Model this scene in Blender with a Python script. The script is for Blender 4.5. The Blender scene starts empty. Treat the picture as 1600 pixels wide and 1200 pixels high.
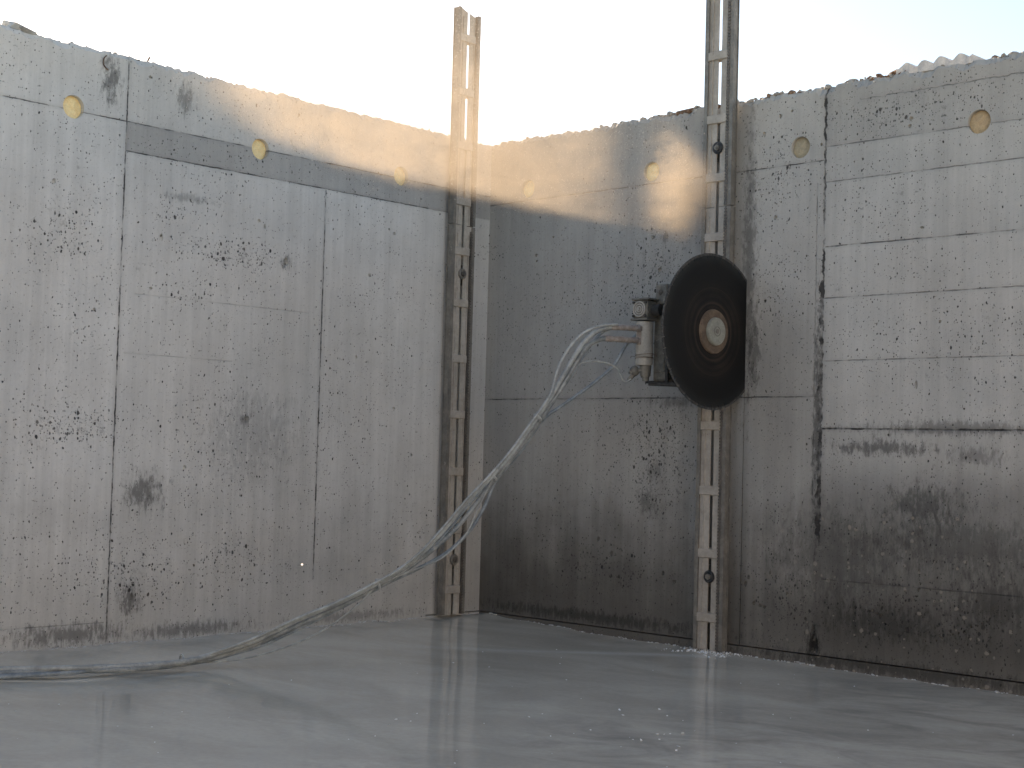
import bpy, bmesh, math, random
from mathutils import Vector, Matrix, noise
random.seed(7)
R = math.radians
S = bpy.context.scene
COL = S.collection

# ------------------------------------------------------------------ camera, sky, sun, exposure
cam = bpy.data.cameras.new('camera')
cam.sensor_width = 36.0; cam.lens = 2288.8 / 1600 * 36.0
cam.clip_start = .05; cam.clip_end = 5000
camo = bpy.data.objects.new('camera', cam); COL.objects.link(camo)
_yaw, _pit, _rol = 2.33373, .047933, .027177
_fw = Vector((math.cos(_pit)*math.cos(_yaw), math.cos(_pit)*math.sin(_yaw), math.sin(_pit)))
_rt = _fw.cross(Vector((0, 0, 1))).normalized(); _up = _rt.cross(_fw)
_r2 = _rt*math.cos(_rol) + _up*math.sin(_rol); _u2 = -_rt*math.sin(_rol) + _up*math.cos(_rol)
_m = Matrix((_r2, _u2, -_fw)).transposed().to_4x4()
_m.translation = Vector((6.4, -6.4536, .9701))
camo.matrix_world = _m
S.camera = camo

SUN_AZ, SUN_EL = 160.0, 21.7            # azimuth counter-clockwise from +X
sd = Vector((math.cos(R(SUN_AZ))*math.cos(R(SUN_EL)), math.sin(R(SUN_AZ))*math.cos(R(SUN_EL)), math.sin(R(SUN_EL))))
sl = bpy.data.lights.new('sun', 'SUN'); sl.energy = 5.0; sl.angle = R(.5); sl.color = (1, .80, .58)
so = bpy.data.objects.new('sun', sl); COL.objects.link(so)
so.rotation_euler = sd.to_track_quat('Z', 'Y').to_euler(); so.location = (-20, 8, 15)
W = bpy.data.worlds.new('World'); S.world = W; W.use_nodes = True
wt = W.node_tree; wt.nodes.clear()
sky = wt.nodes.new('ShaderNodeTexSky'); sky.sky_type = 'NISHITA'; sky.sun_disc = False
sky.sun_elevation = R(SUN_EL); sky.sun_rotation = R(90 - SUN_AZ)
sky.dust_density = .6; sky.air_density = 1.0; sky.ozone_density = 1.5
bg = wt.nodes.new('ShaderNodeBackground'); bg.inputs[1].default_value = .075
wo = wt.nodes.new('ShaderNodeOutputWorld')
tn = wt.nodes.new('ShaderNodeMix'); tn.data_type = 'RGBA'; tn.blend_type = 'MULTIPLY'; tn.inputs[0].default_value = 1
tn.inputs[7].default_value = (1.11, .99, .885, 1)          # hazy, warm-balanced sky
wt.links.new(sky.outputs[0], tn.inputs[6]); wt.links.new(tn.outputs[2], bg.inputs[0]); wt.links.new(bg.outputs[0], wo.inputs[0])
S.view_settings.view_transform = 'Standard'; S.view_settings.look = 'None'
S.view_settings.exposure = 1.84; S.view_settings.gamma = 1.0
S.cycles.volume_step_rate = 2.0; S.cycles.volume_max_steps = 96; S.cycles.volume_bounces = 0
S.cycles.max_bounces = 6; S.cycles.adaptive_threshold = .015; S.cycles.use_denoising = True

# ------------------------------------------------------------------ node helpers
class NT:
    def __init__(s, mat): s.t = mat.node_tree
    def new(s, kind, **kw):
        n = s.t.nodes.new(kind)
        for k, v in kw.items(): setattr(n, k, v)
        return n
    def link(s, a, b): s.t.links.new(a, b)
class E:
    """a scalar or vector socket with arithmetic"""
    nt = None
    def __init__(s, sock): s.s = sock
    @staticmethod
    def put(v, inp):
        if isinstance(v, E): E.nt.link(v.s, inp)
        else: inp.default_value = v
    @staticmethod
    def m(op, a, b=None, c=None, clamp=False):
        n = E.nt.new('ShaderNodeMath', operation=op); n.use_clamp = clamp
        E.put(a, n.inputs[0])
        if b is not None: E.put(b, n.inputs[1])
        if c is not None: E.put(c, n.inputs[2])
        return E(n.outputs[0])
    def __add__(s, o): return E.m('ADD', s, o)
    __radd__ = __add__
    def __mul__(s, o): return E.m('MULTIPLY', s, o)
    __rmul__ = __mul__
    def __sub__(s, o): return E.m('SUBTRACT', s, o)
    def __rsub__(s, o): return E.m('SUBTRACT', o, s)
    def __truediv__(s, o): return E.m('DIVIDE', s, o)
    def abs(s): return E.m('ABSOLUTE', s)
    def max(s, o): return E.m('MAXIMUM', s, o)
    def min(s, o): return E.m('MINIMUM', s, o)
    def clamp(s): return E.m('ADD', s, 0.0, clamp=True)
    def sqrt(s): return E.m('SQRT', s)
def sstep(x, a, b, lo=0.0, hi=1.0):
    n = E.nt.new('ShaderNodeMapRange', interpolation_type='SMOOTHSTEP')
    E.put(x, n.inputs[0]); E.put(a, n.inputs[1]); E.put(b, n.inputs[2]); n.inputs[3].default_value = lo; n.inputs[4].default_value = hi
    return E(n.outputs[0])
def vec(x, y, z=0.0):
    n = E.nt.new('ShaderNodeCombineXYZ'); E.put(x, n.inputs[0]); E.put(y, n.inputs[1]); E.put(z, n.inputs[2]); return E(n.outputs[0])
def nz(v, scale, detail=3.0, rough=.55, dist=0.0):
    n = E.nt.new('ShaderNodeTexNoise'); E.put(v, n.inputs['Vector'])
    n.inputs['Scale'].default_value = scale; n.inputs['Detail'].default_value = detail
    n.inputs['Roughness'].default_value = rough; n.inputs['Distortion'].default_value = dist
    return E(n.outputs[0])
def voro(v, scale, rnd=1.0):
    n = E.nt.new('ShaderNodeTexVoronoi', voronoi_dimensions='2D'); E.put(v, n.inputs['Vector'])
    n.inputs['Scale'].default_value = scale; n.inputs['Randomness'].default_value = rnd
    sp = E.nt.new('ShaderNodeSeparateColor'); E.nt.link(n.outputs['Color'], sp.inputs[0])
    return E(n.outputs['Distance']), E(sp.outputs[0]), E(sp.outputs[1])
def mixc(f, a, b, mode='MIX'):
    n = E.nt.new('ShaderNodeMix', data_type='RGBA', blend_type=mode)
    E.put(f, n.inputs[0])
    for v, i in ((a, 6), (b, 7)):
        if isinstance(v, E): E.nt.link(v.s, n.inputs[i])
        else: n.inputs[i].default_value = (*v, 1) if len(v) == 3 else v
    return E(n.outputs[2])
def scalec(c, f):
    n = E.nt.new('ShaderNodeVectorMath', operation='SCALE'); E.nt.link(c.s, n.inputs[0]); E.put(f, n.inputs[3]); return E(n.outputs[0])
def material(name, rough=.8, metal=0.0, spec=.5):
    m = bpy.data.materials.new(name); m.use_nodes = True
    b = m.node_tree.nodes['Principled BSDF']
    b.inputs['Roughness'].default_value = rough; b.inputs['Metallic'].default_value = metal
    b.inputs['Specular IOR Level'].default_value = spec
    E.nt = NT(m)
    return m, b
def bump(h, b, dist=.003, strength=1.0):
    n = E.nt.new('ShaderNodeBump'); n.inputs['Distance'].default_value = dist; n.inputs['Strength'].default_value = strength
    E.put(h, n.inputs['Height']); E.nt.link(n.outputs[0], b.inputs['Normal'])
def pos():
    n = E.nt.new('ShaderNodeTexCoord'); sp = E.nt.new('ShaderNodeSeparateXYZ')
    E.nt.link(n.outputs['Object'], sp.inputs[0])
    return E(n.outputs['Object']), E(sp.outputs[0]), E(sp.outputs[1]), E(sp.outputs[2])

# ------------------------------------------------------------------ concrete
def concrete(name, axis, seams=(), stains=(), tones=(), clusters=(), low_stain=0.0, tint=(1, 1, 1), base=.46, agg=None, streak=1.0):
    m, b = material(name, rough=.85, spec=.3)
    p, x, y, z = pos()
    u = x if axis == 'x' else y * -1.0
    v = z
    uv = vec(u, v, 0.0)
    big = nz(uv, .9, 4.0, .6); mid = nz(uv, 4.0, 5.0, .6); fine = nz(uv, 60.0, 4.0, .7); grain = nz(uv, 260.0, 2.0, .6)
    st = nz(vec(u * 14.0, v * .55), 1.0, 5.0, .62)           # vertical streaks
    st2 = nz(vec(u * 55.0, v * 1.6), 1.0, 4.0, .6)
    hue = nz(uv, 1.3, 2.0, .5)
    val = (big - .5) * .42 + (mid - .5) * .30 + (fine - .5) * .13 + (grain - .5) * .10 + (st - .5) * (.42 * streak) + (st2 - .5) * (.18 * streak) + 1.0
    warp = nz(uv, 22.0, 3.0, .6) - .5
    warp2 = nz(vec(u + 7.0, v + 3.0), 22.0, 3.0, .6) - .5
    brk = nz(vec(u * 1.0, v * 1.0), 9.0, 3.0, .7)
    height = (fine - .5) * .35 + (grain - .5) * .25 + (mid - .5) * .4
    # tone panels: (u0,u1,v0,v1,factor,soft)
    for (u0, u1, v0, v1, f, sf) in tones:
        uu = u + warp * .01; vv = v + warp2 * .01
        msk = sstep(uu, u0 - sf, u0 + sf) * sstep(uu, u1 - sf, u1 + sf, 1.0, 0.0) * sstep(vv, v0 - sf, v0 + sf) * sstep(vv, v1 - sf, v1 + sf, 1.0, 0.0)
        val = val * (msk * (f - 1.0) + 1.0)
    # stains: (cu,cv,ru,rv,depth) irregular dark patches
    for (cu, cv, ru, rv, dep) in stains:
        du = (u - cu) / ru; dv = (v - cv) / rv
        d = (du * du + dv * dv).sqrt()
        ns = nz(vec(u * 42.0 + cu, v * 15.0 + cv), 1.0, 7.0, .72)
        msk = sstep(d + (ns - .5) * 3.6, 1.0, .15)
        val = val * (1.0 - msk * dep)
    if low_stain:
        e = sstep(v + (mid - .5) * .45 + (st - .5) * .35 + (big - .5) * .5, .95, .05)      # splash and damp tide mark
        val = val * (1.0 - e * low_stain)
    # bug holes
    dens = nz(uv, 1.7, 3.0, .6)
    cl = None
    for (cu, cv, ru, rv, s) in clusters:
        du = (u - cu) / ru; dv = (v - cv) / rv
        g = sstep((du * du + dv * dv).sqrt() + (mid - .5) * 1.2, 1.1, .1) * s
        cl = g if cl is None else cl.max(g)
    ds = sstep(dens, .38, .72)
    if cl is not None: ds = (ds * .27).max(cl * .92)
    hole = None
    wu = u + warp * .022; wv = v + warp2 * .022
    for (sc, thr, rmax, k, asp) in ((105.0, .68, .50, .7, .8), (56.0, .79, .44, .85, .72), (21.0, .90, .24, .8, .8)):
        dd, c1, c2 = voro(vec(wu, wv * asp), sc)
        rad = (c1 - (thr - ds * .42)).max(0.0) * (rmax / (1.0 - thr + .42))
        rad = rad * (.30 + c2 * c2 * 1.25)
        h = sstep(dd - rad, .035, -.05) * (c2 * .45 + .55) * k
        h = h * sstep(c1, thr - .42, thr - .40)
        h = h * (brk * .7 + .5).clamp(); hole = h if hole is None else hole.max(h)
    smu = nz(vec(u * 15.0, v * 11.0, 4.0), 1.0, 6.0, .74)
    val = val * (1.0 - sstep(smu + (ds - .2) * .10, .60, .72) * .28)
    # seams: (dir,c,a,b,width,depth,rough)
    seam = None
    for (dr, c, a0, a1, w, dep, rg) in seams:
        cc, ll = (u, v) if dr == 'v' else (v, u)
        dd = (cc - c + warp * (.006 + rg * .05) + warp2 * rg * .03).abs()
        wv_ = (brk * 1.6 - .1) * (w * .5); ln = sstep(dd, wv_ + .0035, wv_ - .001) * (sstep(brk, .32, .66) * .75 + .15) * dep
        soft = sstep(dd, .022 + rg * .04, 0.0) * (.10 * dep)
        ln = ln.max(soft) * E.m('GREATER_THAN', ll, a0) * E.m('LESS_THAN', ll, a1)
        seam = ln if seam is None else seam.max(ln)
    dark = hole
    if seam is not None: dark = dark.max(seam)
    col = mixc(hue, (1.0 * tint[0], .975 * tint[1], .95 * tint[2]), (.945 * tint[0], .975 * tint[1], 1.0 * tint[2]))
    col = scalec(col, val * base)
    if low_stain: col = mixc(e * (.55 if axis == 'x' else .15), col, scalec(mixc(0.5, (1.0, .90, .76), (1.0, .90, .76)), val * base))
    if agg:                                                    # pale aggregate showing in the worn lower part
        dd, c1, c2 = voro(vec(wu, wv), 26.0)
        am = sstep(dd + (fine - .5) * .25, c2 * .30 + .08, c2 * .22) * E.m('GREATER_THAN', c1, .87) * sstep(v + (mid - .5) * .3, agg, agg - .35) * sstep(u, 1.9, 2.5)
        col = mixc(am * .45, col, (.34, .30, .25))
        height = height + am * .5
    col = mixc((dark * 1.25).min(.93), col, (.030, .028, .027))
    E.nt.link(col.s, b.inputs['Base Color'])
    bump(height - dark * 2.2, b, .004, .9)
    return m

left_seams = [
    ('h', 2.572, 2.59, 4.2, .003, .8, .0), ('h', 2.572, 0.0, 2.6, .003, .75, .0), ('h', 2.425, .35, 2.583, .004, .8, .05),
    ('v', 2.583, .0, 2.9, .006, .95, .06), ('v', 1.308, .25, 2.42, .005, .9, .02), ('h', .095, 2.6, 5.2, .002, .5, .0),
    ('h', 1.72, 1.4, 2.5, .002, .25, .0), ('h', 1.42, 1.9, 2.55, .002, .3, .0), ('v', 4.1, .0, 2.9, .006, .9, .04), ('v', 5.4, .0, 2.9, .006, .9, .04),
    ('v', 7.0, .0, 2.9, .006, .9, .04), ('h', 2.572, 4.2, 12, .003, .8, .0)]
left_st = [(2.68, 2.76, .07, .15, .62), (2.25, 2.75, .07, .10, .5), (2.41, .73, .14, .12, .6), (1.57, 1.98, .05, .05, .5),
    (2.46, .20, .08, .10, .6), (1.8, 1.12, .05, .06, .45), (1.75, 1.05, .35, .3, .2), (2.2, 2.24, .2, .03, .35), (2.8, .05, .4, .07, .55), (2.1, .03, .5, .05, .5), (1.0, .03, .6, .04, .35)]
left_tone = [(.0, 2.583, 2.425, 2.572, .70, .006), (2.583, 9.0, 0.0, 2.9, 1.08, .01), (.0, 1.308, .3, 2.42, 1.04, .01), (0.0, .13, 0, 2.9, .9, .03), (.9, 1.9, .2, 1.7, .90, .3)]
left_cl = [(2.85, 1.05, .35, .18, 1.0), (1.9, 1.98, .55, .14, .95), (2.9, 2.0, .3, .25, .55), (2.3, 2.15, .25, .1, .8), (2.5, .35, .6, .25, .75), (1.9, .35, .6, .25, .6), (2.0, 1.0, .5, .5, .45), (2.2, 1.75, .25, .12, .6), (1.2, 1.2, .3, .8, .3)]
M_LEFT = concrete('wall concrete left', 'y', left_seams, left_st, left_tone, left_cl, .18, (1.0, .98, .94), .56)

right_seams = [
    ('h', 2.584, 2.41, 5.0, .003, .55, .05), ('h', 2.515, .0, 2.40, .003, .8, .0), ('h', 2.401, 2.41, 6.0, .003, .55, .01), ('h', 2.069, 2.41, 6.0, .004, .7, .01),
    ('h', 1.806, 2.41, 6.0, .003, .6, .01), ('h', 1.486, 2.41, 6.0, .003, .5, .01), ('h', 1.143, 2.41, 6.0, .008, 1.0, .04), ('h', 1.305, 0.0, 2.40, .004, .8, .04),
    ('v', 2.403, .55, 2.9, .014, 1.0, .50), ('v', 2.395, .6, 1.9, .022, .9, .9), ('v', 2.36, .8, 2.4, .004, .45, .05), ('h', .385, 2.42, 6.0, .002, .5, .0), ('h', 2.80, 2.6, 5.0, .003, .5, .3),
    ('v', 4.6, .0, 2.9, .006, .9, .04), ('v', 6.6, .0, 2.9, .006, .9, .04)]
right_st = [(2.38, 1.2, .035, .75, .6), (2.97, .78, .25, .12, .5), (2.75, 1.05, .35, .05, .6), (3.1, 1.15, .6, .05, .45), (3.25, 1.02, .18, .06, .4), (2.38, .06, .06, .10, .85),
    (1.95, 2.0, .06, .9, .45), (1.99, 1.55, .05, .3, .5), (1.30, .72, .10, .10, .45), (1.34, .9, .07, .08, .35), (1.5, 1.28, .25, .04, .4), (3.35, .35, .3, .15, .4), (2.8, .2, .5, .12, .4),
    (.9, .05, 1.2, .05, .5), (2.9, -.02, 1.4, .05, .5), (1.38, 2.2, .04, .04, .4), (2.5, .5, .5, .3, .3), (3.2, .6, .6, .18, .35)]
right_tone = [(2.40, 9.0, .0, .92, .58, .14), (1.87, 2.40, 0.0, 1.8, .72, .25), (2.40, 9.0, 2.584, 2.95, .88, .01), (2.40, 9.0, 2.07, 2.40, 1.06, .01), (2.40, 9.0, 1.15, 2.07, 1.10, .02),
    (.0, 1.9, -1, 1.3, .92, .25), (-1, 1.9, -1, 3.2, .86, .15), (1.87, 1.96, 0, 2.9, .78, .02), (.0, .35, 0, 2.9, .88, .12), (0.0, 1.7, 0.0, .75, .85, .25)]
right_cl = [(1.3, 2.0, .4, .4, .7), (1.35, 1.0, .35, .5, .8), (2.1, 2.5, .2, .3, .8), (2.15, 1.9, .2, .3, .5), (2.9, 2.7, .8, .18, .6), (2.7, 2.3, .4, .3, .3), (3.0, 1.6, .8, .3, .3), (1.0, .35, .6, .2, .6), (2.2, .3, .3, .3, .6), (3.0, .25, .7, .25, .8), (.7, 1.6, .5, .8, .25)]
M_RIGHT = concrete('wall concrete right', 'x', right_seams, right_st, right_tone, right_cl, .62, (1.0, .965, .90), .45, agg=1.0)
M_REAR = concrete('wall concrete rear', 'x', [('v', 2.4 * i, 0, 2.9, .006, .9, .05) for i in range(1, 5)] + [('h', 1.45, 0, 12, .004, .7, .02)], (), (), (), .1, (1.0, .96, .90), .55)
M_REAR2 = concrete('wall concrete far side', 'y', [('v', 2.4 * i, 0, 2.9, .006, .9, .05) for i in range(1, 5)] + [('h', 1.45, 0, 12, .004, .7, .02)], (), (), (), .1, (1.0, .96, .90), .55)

def simple(name, c1, c2, rough=.8, metal=0.0, scale=20.0, bumpd=.001, spec=.4, spots=None, sd=.5):
    m, b = material(name, rough, metal, spec)
    p, x, y, z = pos()
    n1 = nz(p, scale, 5.0, .65); n2 = nz(p, scale * 6, 3.0, .6)
    c = mixc(sstep(n1, .35, .68), c1, c2)
    c = scalec(c, (n2 - .5) * .5 + 1.0)
    if spots:
        n3 = nz(p, scale * 2.2, 5.0, .7)
        c = mixc(sstep(n3, sd + .06, sd + .16), c, spots)
    E.nt.link(c.s, b.inputs['Base Color'])
    bump((n1 + n2 * .5), b, bumpd, .8)
    return m
M_RAIL = simple('slurry covered aluminium', (.36, .325, .28), (.47, .43, .38), .6, .1, 9.0, .001, .5, (.27, .235, .20), .56)
M_RAILD = simple('rail side beam metal', (.17, .158, .14), (.26, .24, .21), .5, .3, 11.0, .0008, .5, (.44, .41, .37), .56)  # dark grey metal, with the side gap's shadow put into the colour
M_RACK = simple('rack steel', (.20, .18, .16), (.13, .12, .11), .5, .6, 20.0, .0005)
M_BOLT = simple('clamp bolt steel', (.055, .055, .06), (.10, .10, .10), .45, .7, 40.0, .0005)
M_BOLTD = simple('grimy clamp bolt', (.035, .03, .027), (.09, .075, .06), .6, .4, 40.0, .0005)
M_FOAM = simple('cream foam plug', (.95, .72, .36), (.96, .79, .45), .9, 0, 26.0, .004, .1, (.74, .56, .33), .60)
M_FOAMG = simple('dull cream foam plug', (.36, .31, .22), (.44, .38, .27), .9, 0, 26.0, .004, .1, (.27, .22, .15), .56)
M_FOAMT = simple('tan foam plug', (.46, .34, .21), (.54, .41, .25), .9, 0, 26.0, .004, .1, (.38, .27, .16), .56)
M_RUB = simple('broken concrete', (.30, .27, .235), (.42, .39, .35), .95, 0, 30.0, .004, .1)
M_RUBD = simple('brown broken brick', (.16, .10, .07), (.28, .19, .13), .95, 0, 30.0, .004, .1)
M_WHITE = simple('white fibre sheet', (.60, .56, .53), (.70, .66, .62), .9, 0, 20.0, .003, .1)
M_REBAR = simple('rusty rebar', (.12, .08, .06), (.22, .16, .12), .8, .3, 60.0, .001)
M_HOUS = simple('grimy housing metal', (.16, .15, .13), (.26, .245, .21), .6, .3, 18.0, .001, .4, (.36, .34, .30), .55)
M_HOUSD = simple('dark grimy metal', (.045, .043, .04), (.09, .085, .08), .55, .3, 30.0, .001, .4, (.20, .19, .17), .58)
M_MOTOR = simple('slurry coated motor', (.40, .38, .34), (.52, .49, .44), .65, .1, 20.0, .0015, .4, (.24, .22, .19), .60)
M_HOSE = simple('slurry grey hose', (.25, .265, .26), (.42, .435, .425), .6, 0, 14.0, .001, .4, (.16, .17, .18), .57)
M_HOSED = simple('dark blue grey hose', (.15, .175, .195), (.30, .33, .345), .5, 0, 14.0, .001, .4, (.34, .35, .35), .58)
M_HOSEM = simple('mid grey hose', (.17, .185, .185), (.32, .335, .33), .55, 0, 14.0, .001, .4, (.36, .36, .35), .57)
M_HOSEP = simple('dirty pale hose end', (.26, .22, .195), (.40, .36, .33), .6, 0, 40.0, .002, .4, (.14, .11, .10), .58)
M_TIE = simple('cable tie', (.42, .43, .42), (.5, .5, .48), .5, 0, 60.0, .0003)
M_CRUMB = simple('pale slurry crust', (.42, .43, .42), (.55, .55, .53), .8, 0, 40.0, .002)
M_FLECK = simple('white foam fleck', (.75, .76, .76), (.85, .85, .85), .5, 0, 60.0, .0003)
M_GROUND = simple('outer ground', (.30, .28, .25), (.38, .35, .31), .9, 0, .6, .01)

def blade_mat():
    m, b = material('blade steel', .42, .55, .5)
    p, x, y, z = pos()
    r = (y * y + z * z).sqrt()
    ring = nz(vec(r * 38.0, 0.0, 0.0), 1.0, 5.0, .7); ring2 = nz(vec(r * 220.0, 3.0, 0.0), 1.0, 3.0, .7)
    dirt = nz(p, 7.0, 4.0, .6)
    rust = sstep(r, .30, .12) * sstep(ring + (dirt - .5) * .25, .42, .62)
    c = mixc(rust, (.016, .016, .016), (.068, .047, .037))
    c = mixc(sstep(r, .33, .40) * .6, c, (.040, .041, .041))  # paler towards the rim: grey sheen put into the colour
    c = scalec(c, ring2 * 1.0 + .5)
    E.nt.link(c.s, b.inputs['Base Color'])
    bump(ring * .3 + ring2, b, .0004, .6)
    return m
M_BLADE = blade_mat()
M_SEG = simple('diamond segment', (.05, .05, .048), (.11, .105, .10), .7, .3, 60.0, .001)
M_FLANGE = simple('rusty brown flange', (.13, .095, .07), (.20, .15, .11), .6, .4, 22.0, .0006, .4, (.09, .05, .03), .56)
M_HUB = simple('pale hub cap', (.30, .30, .26), (.38, .38, .33), .5, .4, 22.0, .0008, .4, (.22, .21, .18), .58)

def slurry_mat():
    m, b = material('grey slurry', .14, 0, .5)
    p, x, y, z = pos()
    uv = vec(x, y, 0.0)
    # patches stretched along the flow, which runs from the right rail into the room
    a = x * .96 + y * .28; c_ = y * .96 - x * .28
    n1 = nz(vec(a * .9, c_ * 1.6), 1.3, 5.0, .6, .6); n2 = nz(vec(a * 1.5, c_ * 2.6), 1.4, 6.0, .62, .8); n3 = nz(uv, 40.0, 3.0, .6)
    c = mixc(sstep(n1, .35, .65), (.52, .485, .41), (.64, .60, .51))
    c = mixc(sstep(n2, .50, .80) * .25, c, (.41, .385, .34))
    right = sstep(x + (n1 - .5) * 1.2, 2.3, 3.2)
    c = mixc(right * sstep(n2, .36, .74) * .8, c, (.29, .275, .245))
    # pale foam trail running away from the right rail
    d = (y + .18 + (x - 1.75) * -.52 * -1.0).abs()
    tr = sstep(((y + .22) - (x - 1.85) * .95).abs() + (n2 - .5) * .16, .15, .0) * sstep(x, .1, 1.6) * sstep(x, 2.0, 1.9)
    c = mixc(tr * .32, c, (.74, .73, .70))
    c = scalec(c, (n3 - .5) * .25 + 1.0)
    E.nt.link(c.s, b.inputs['Base Color'])
    rr = n2 * .08 + .02 + right * .06 + tr * .15
    E.nt.link(rr.s, b.inputs['Roughness'])
    b.inputs['IOR'].default_value = 1.5
    h = nz(vec(a * 3.0, c_ * 6.0), 1.0, 3.0, .5) + tr * .6 + n3 * .03
    bump(h, b, .004, .10)
    return m
M_SLURRY = slurry_mat()

# ------------------------------------------------------------------ mesh helpers
def obj(name, bm, mat, parent=None, smooth=False):
    me = bpy.data.meshes.new(name); bmesh.ops.recalc_face_normals(bm, faces=bm.faces); bm.to_mesh(me); bm.free()
    for mt in (mat if isinstance(mat, (list, tuple)) else [mat]): me.materials.append(mt)
    if smooth:
        for f in me.polygons: f.use_smooth = True
        try: me.set_sharp_from_angle(angle=R(40))
        except Exception: pass
    o = bpy.data.objects.new(name, me); COL.objects.link(o)
    if parent: o.parent = parent
    return o
def thing(name, label, cat, loc=(0, 0, 0), rz=0, group=None):
    o = bpy.data.objects.new(name, None); COL.objects.link(o); o.location = loc; o.rotation_euler = (0, 0, rz)
    o.empty_display_size = .1
    return tag(o, label, cat, group)
def tag(o, label, cat=None, group=None, kind=None):
    o['label'] = label
    if cat: o['category'] = cat
    if group: o['group'] = group
    if kind: o['kind'] = kind
    return o
def box(bm, x0, x1, y0, y1, z0, z1, bev=0.0, jit=0.0):
    r = bmesh.ops.create_cube(bm, size=1.0)
    for v in r['verts']:
        v.co = Vector(((x0+x1)/2 + v.co.x*(x1-x0), (y0+y1)/2 + v.co.y*(y1-y0), (z0+z1)/2 + v.co.z*(z1-z0)))
        if jit: v.co += Vector([random.uniform(-jit, jit) for _ in range(3)])
    if bev:
        es = list({e for v in r['verts'] for e in v.link_edges})
        bmesh.ops.bevel(bm, geom=es, offset=bev, segments=1, affect='EDGES')
def cyl(bm, p0, p1, r0, r1=None, n=24, bev=0.0):
    p0 = Vector(p0); p1 = Vector(p1); d = p1-p0
    q = d.to_track_quat('Z', 'Y').to_matrix().to_4x4(); q.translation = (p0+p1)/2
    r = bmesh.ops.create_cone(bm, cap_ends=True, segments=n, radius1=r0, radius2=r0 if r1 is None else r1, depth=d.length, matrix=q)
    if bev:
        es = [e for e in {e for v in r['verts'] for e in v.link_edges} if any(len(f.verts) > 4 for f in e.link_faces)]
        bmesh.ops.bevel(bm, geom=es, offset=bev, segments=2, affect='EDGES')
def catmull(pts, step=.02):
    pts = [Vector(p) for p in pts]; P = [pts[0]*2-pts[1]] + pts + [pts[-1]*2-pts[-2]]; out = []
    for i in range(1, len(P)-2):
        a, b, c, d = P[i-1:i+3]; n = max(2, int((c-b).length/step))
        for k in range(n):
            t = k/n
            out.append(.5*((2*b) + (c-a)*t + (2*a-5*b+4*c-d)*t*t + (3*b-a-3*c+d)*t**3))
    out.append(pts[-1]); return out
def tube(bm, pts, rad, n=10, step=.02, lump=0.0):
    path = catmull(pts, step); rings = []; up = Vector((0, 0, 1)); t0 = (path[1]-path[0]).normalized()
    nrm = t0.cross(up).normalized()
    for i, p in enumerate(path):
        t = (path[min(i+1, len(path)-1)]-path[max(i-1, 0)]).normalized()
        nrm = (nrm - t*nrm.dot(t)).normalized(); bi = t.cross(nrm)
        r = rad*(1 + lump*noise.noise(p*30))
        rings.append([bm.verts.new(p + (nrm*math.cos(2*math.pi*k/n) + bi*math.sin(2*math.pi*k/n))*r) for k in range(n)])
    for a, b in zip(rings, rings[1:]):
        for k in range(n): bm.faces.new((a[k], a[(k+1) % n], b[(k+1) % n], b[k]))
    bm.faces.new(rings[0][::-1]); bm.faces.new(rings[-1])
def ring(bm, c, axis, rmaj, rmin, n=24, k=8):
    c = Vector(c); q = Vector(axis).to_track_quat('Z', 'Y').to_matrix(); R_ = []
    for i in range(n):
        a = 2*math.pi*i/n
        R_.append([bm.verts.new(c + q @ Vector(((rmaj+rmin*math.cos(2*math.pi*j/k))*math.cos(a), (rmaj+rmin*math.cos(2*math.pi*j/k))*math.sin(a), rmin*math.sin(2*math.pi*j/k)))) for j in range(k)])
    for i in range(n):
        A, B = R_[i], R_[(i+1) % n]
        for j in range(k): bm.faces.new((A[j], A[(j+1) % k], B[(j+1) % k], B[j]))
def rock(bm, c, s, seed, flat=.7):
    r = bmesh.ops.create_icosphere(bm, subdivisions=1 if s < .02 else 2, radius=1.0)
    ax = Vector((random.uniform(.6, 1.3), random.uniform(.6, 1.3), random.uniform(.5, 1.0)*flat))
    rz = Matrix.Rotation(random.uniform(0, 6.3), 3, 'Z') @ Matrix.Rotation(random.uniform(-.6, .6), 3, 'X')
    for v in r['verts']:
        k = 1 + .45*noise.noise(v.co*1.3 + Vector((seed*3.1, seed, 0))) + random.uniform(-.10, .10)
        v.co = rz @ Vector((v.co.x*ax.x*s*k, v.co.y*ax.y*s*k, v.co.z*ax.z*s*k)) + Vector(c)

def boolean(o, cutters):
    mods = []; cos = []
    for cb in cutters:
        me = bpy.data.meshes.new('cut'); bmesh.ops.recalc_face_normals(cb, faces=cb.faces); cb.to_mesh(me); cb.free()
        c = bpy.data.objects.new('cut', me); COL.objects.link(c); cos.append(c)
        md = o.modifiers.new('b', 'BOOLEAN'); md.operation = 'DIFFERENCE'; md.object = c; md.solver = 'EXACT'; md.use_self = True
    bpy.context.view_layer.update()
    dg = bpy.context.evaluated_depsgraph_get()
    me = bpy.data.meshes.new_from_object(o.evaluated_get(dg)); print('BOOL', len(o.data.polygons), len(me.polygons))
    o.modifiers.clear(); o.data = me
    for c in cos: bpy.data.objects.remove(c, do_unlink=True)

# ------------------------------------------------------------------ the setting
bm = bmesh.new()
for v in bmesh.ops.create_grid(bm, x_segments=4, y_segments=4, size=600)['verts']: v.co.z = -.16
tag(obj('ground', bm, M_GROUND), 'pale ground outside and beneath the concrete pit', kind='structure')

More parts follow.
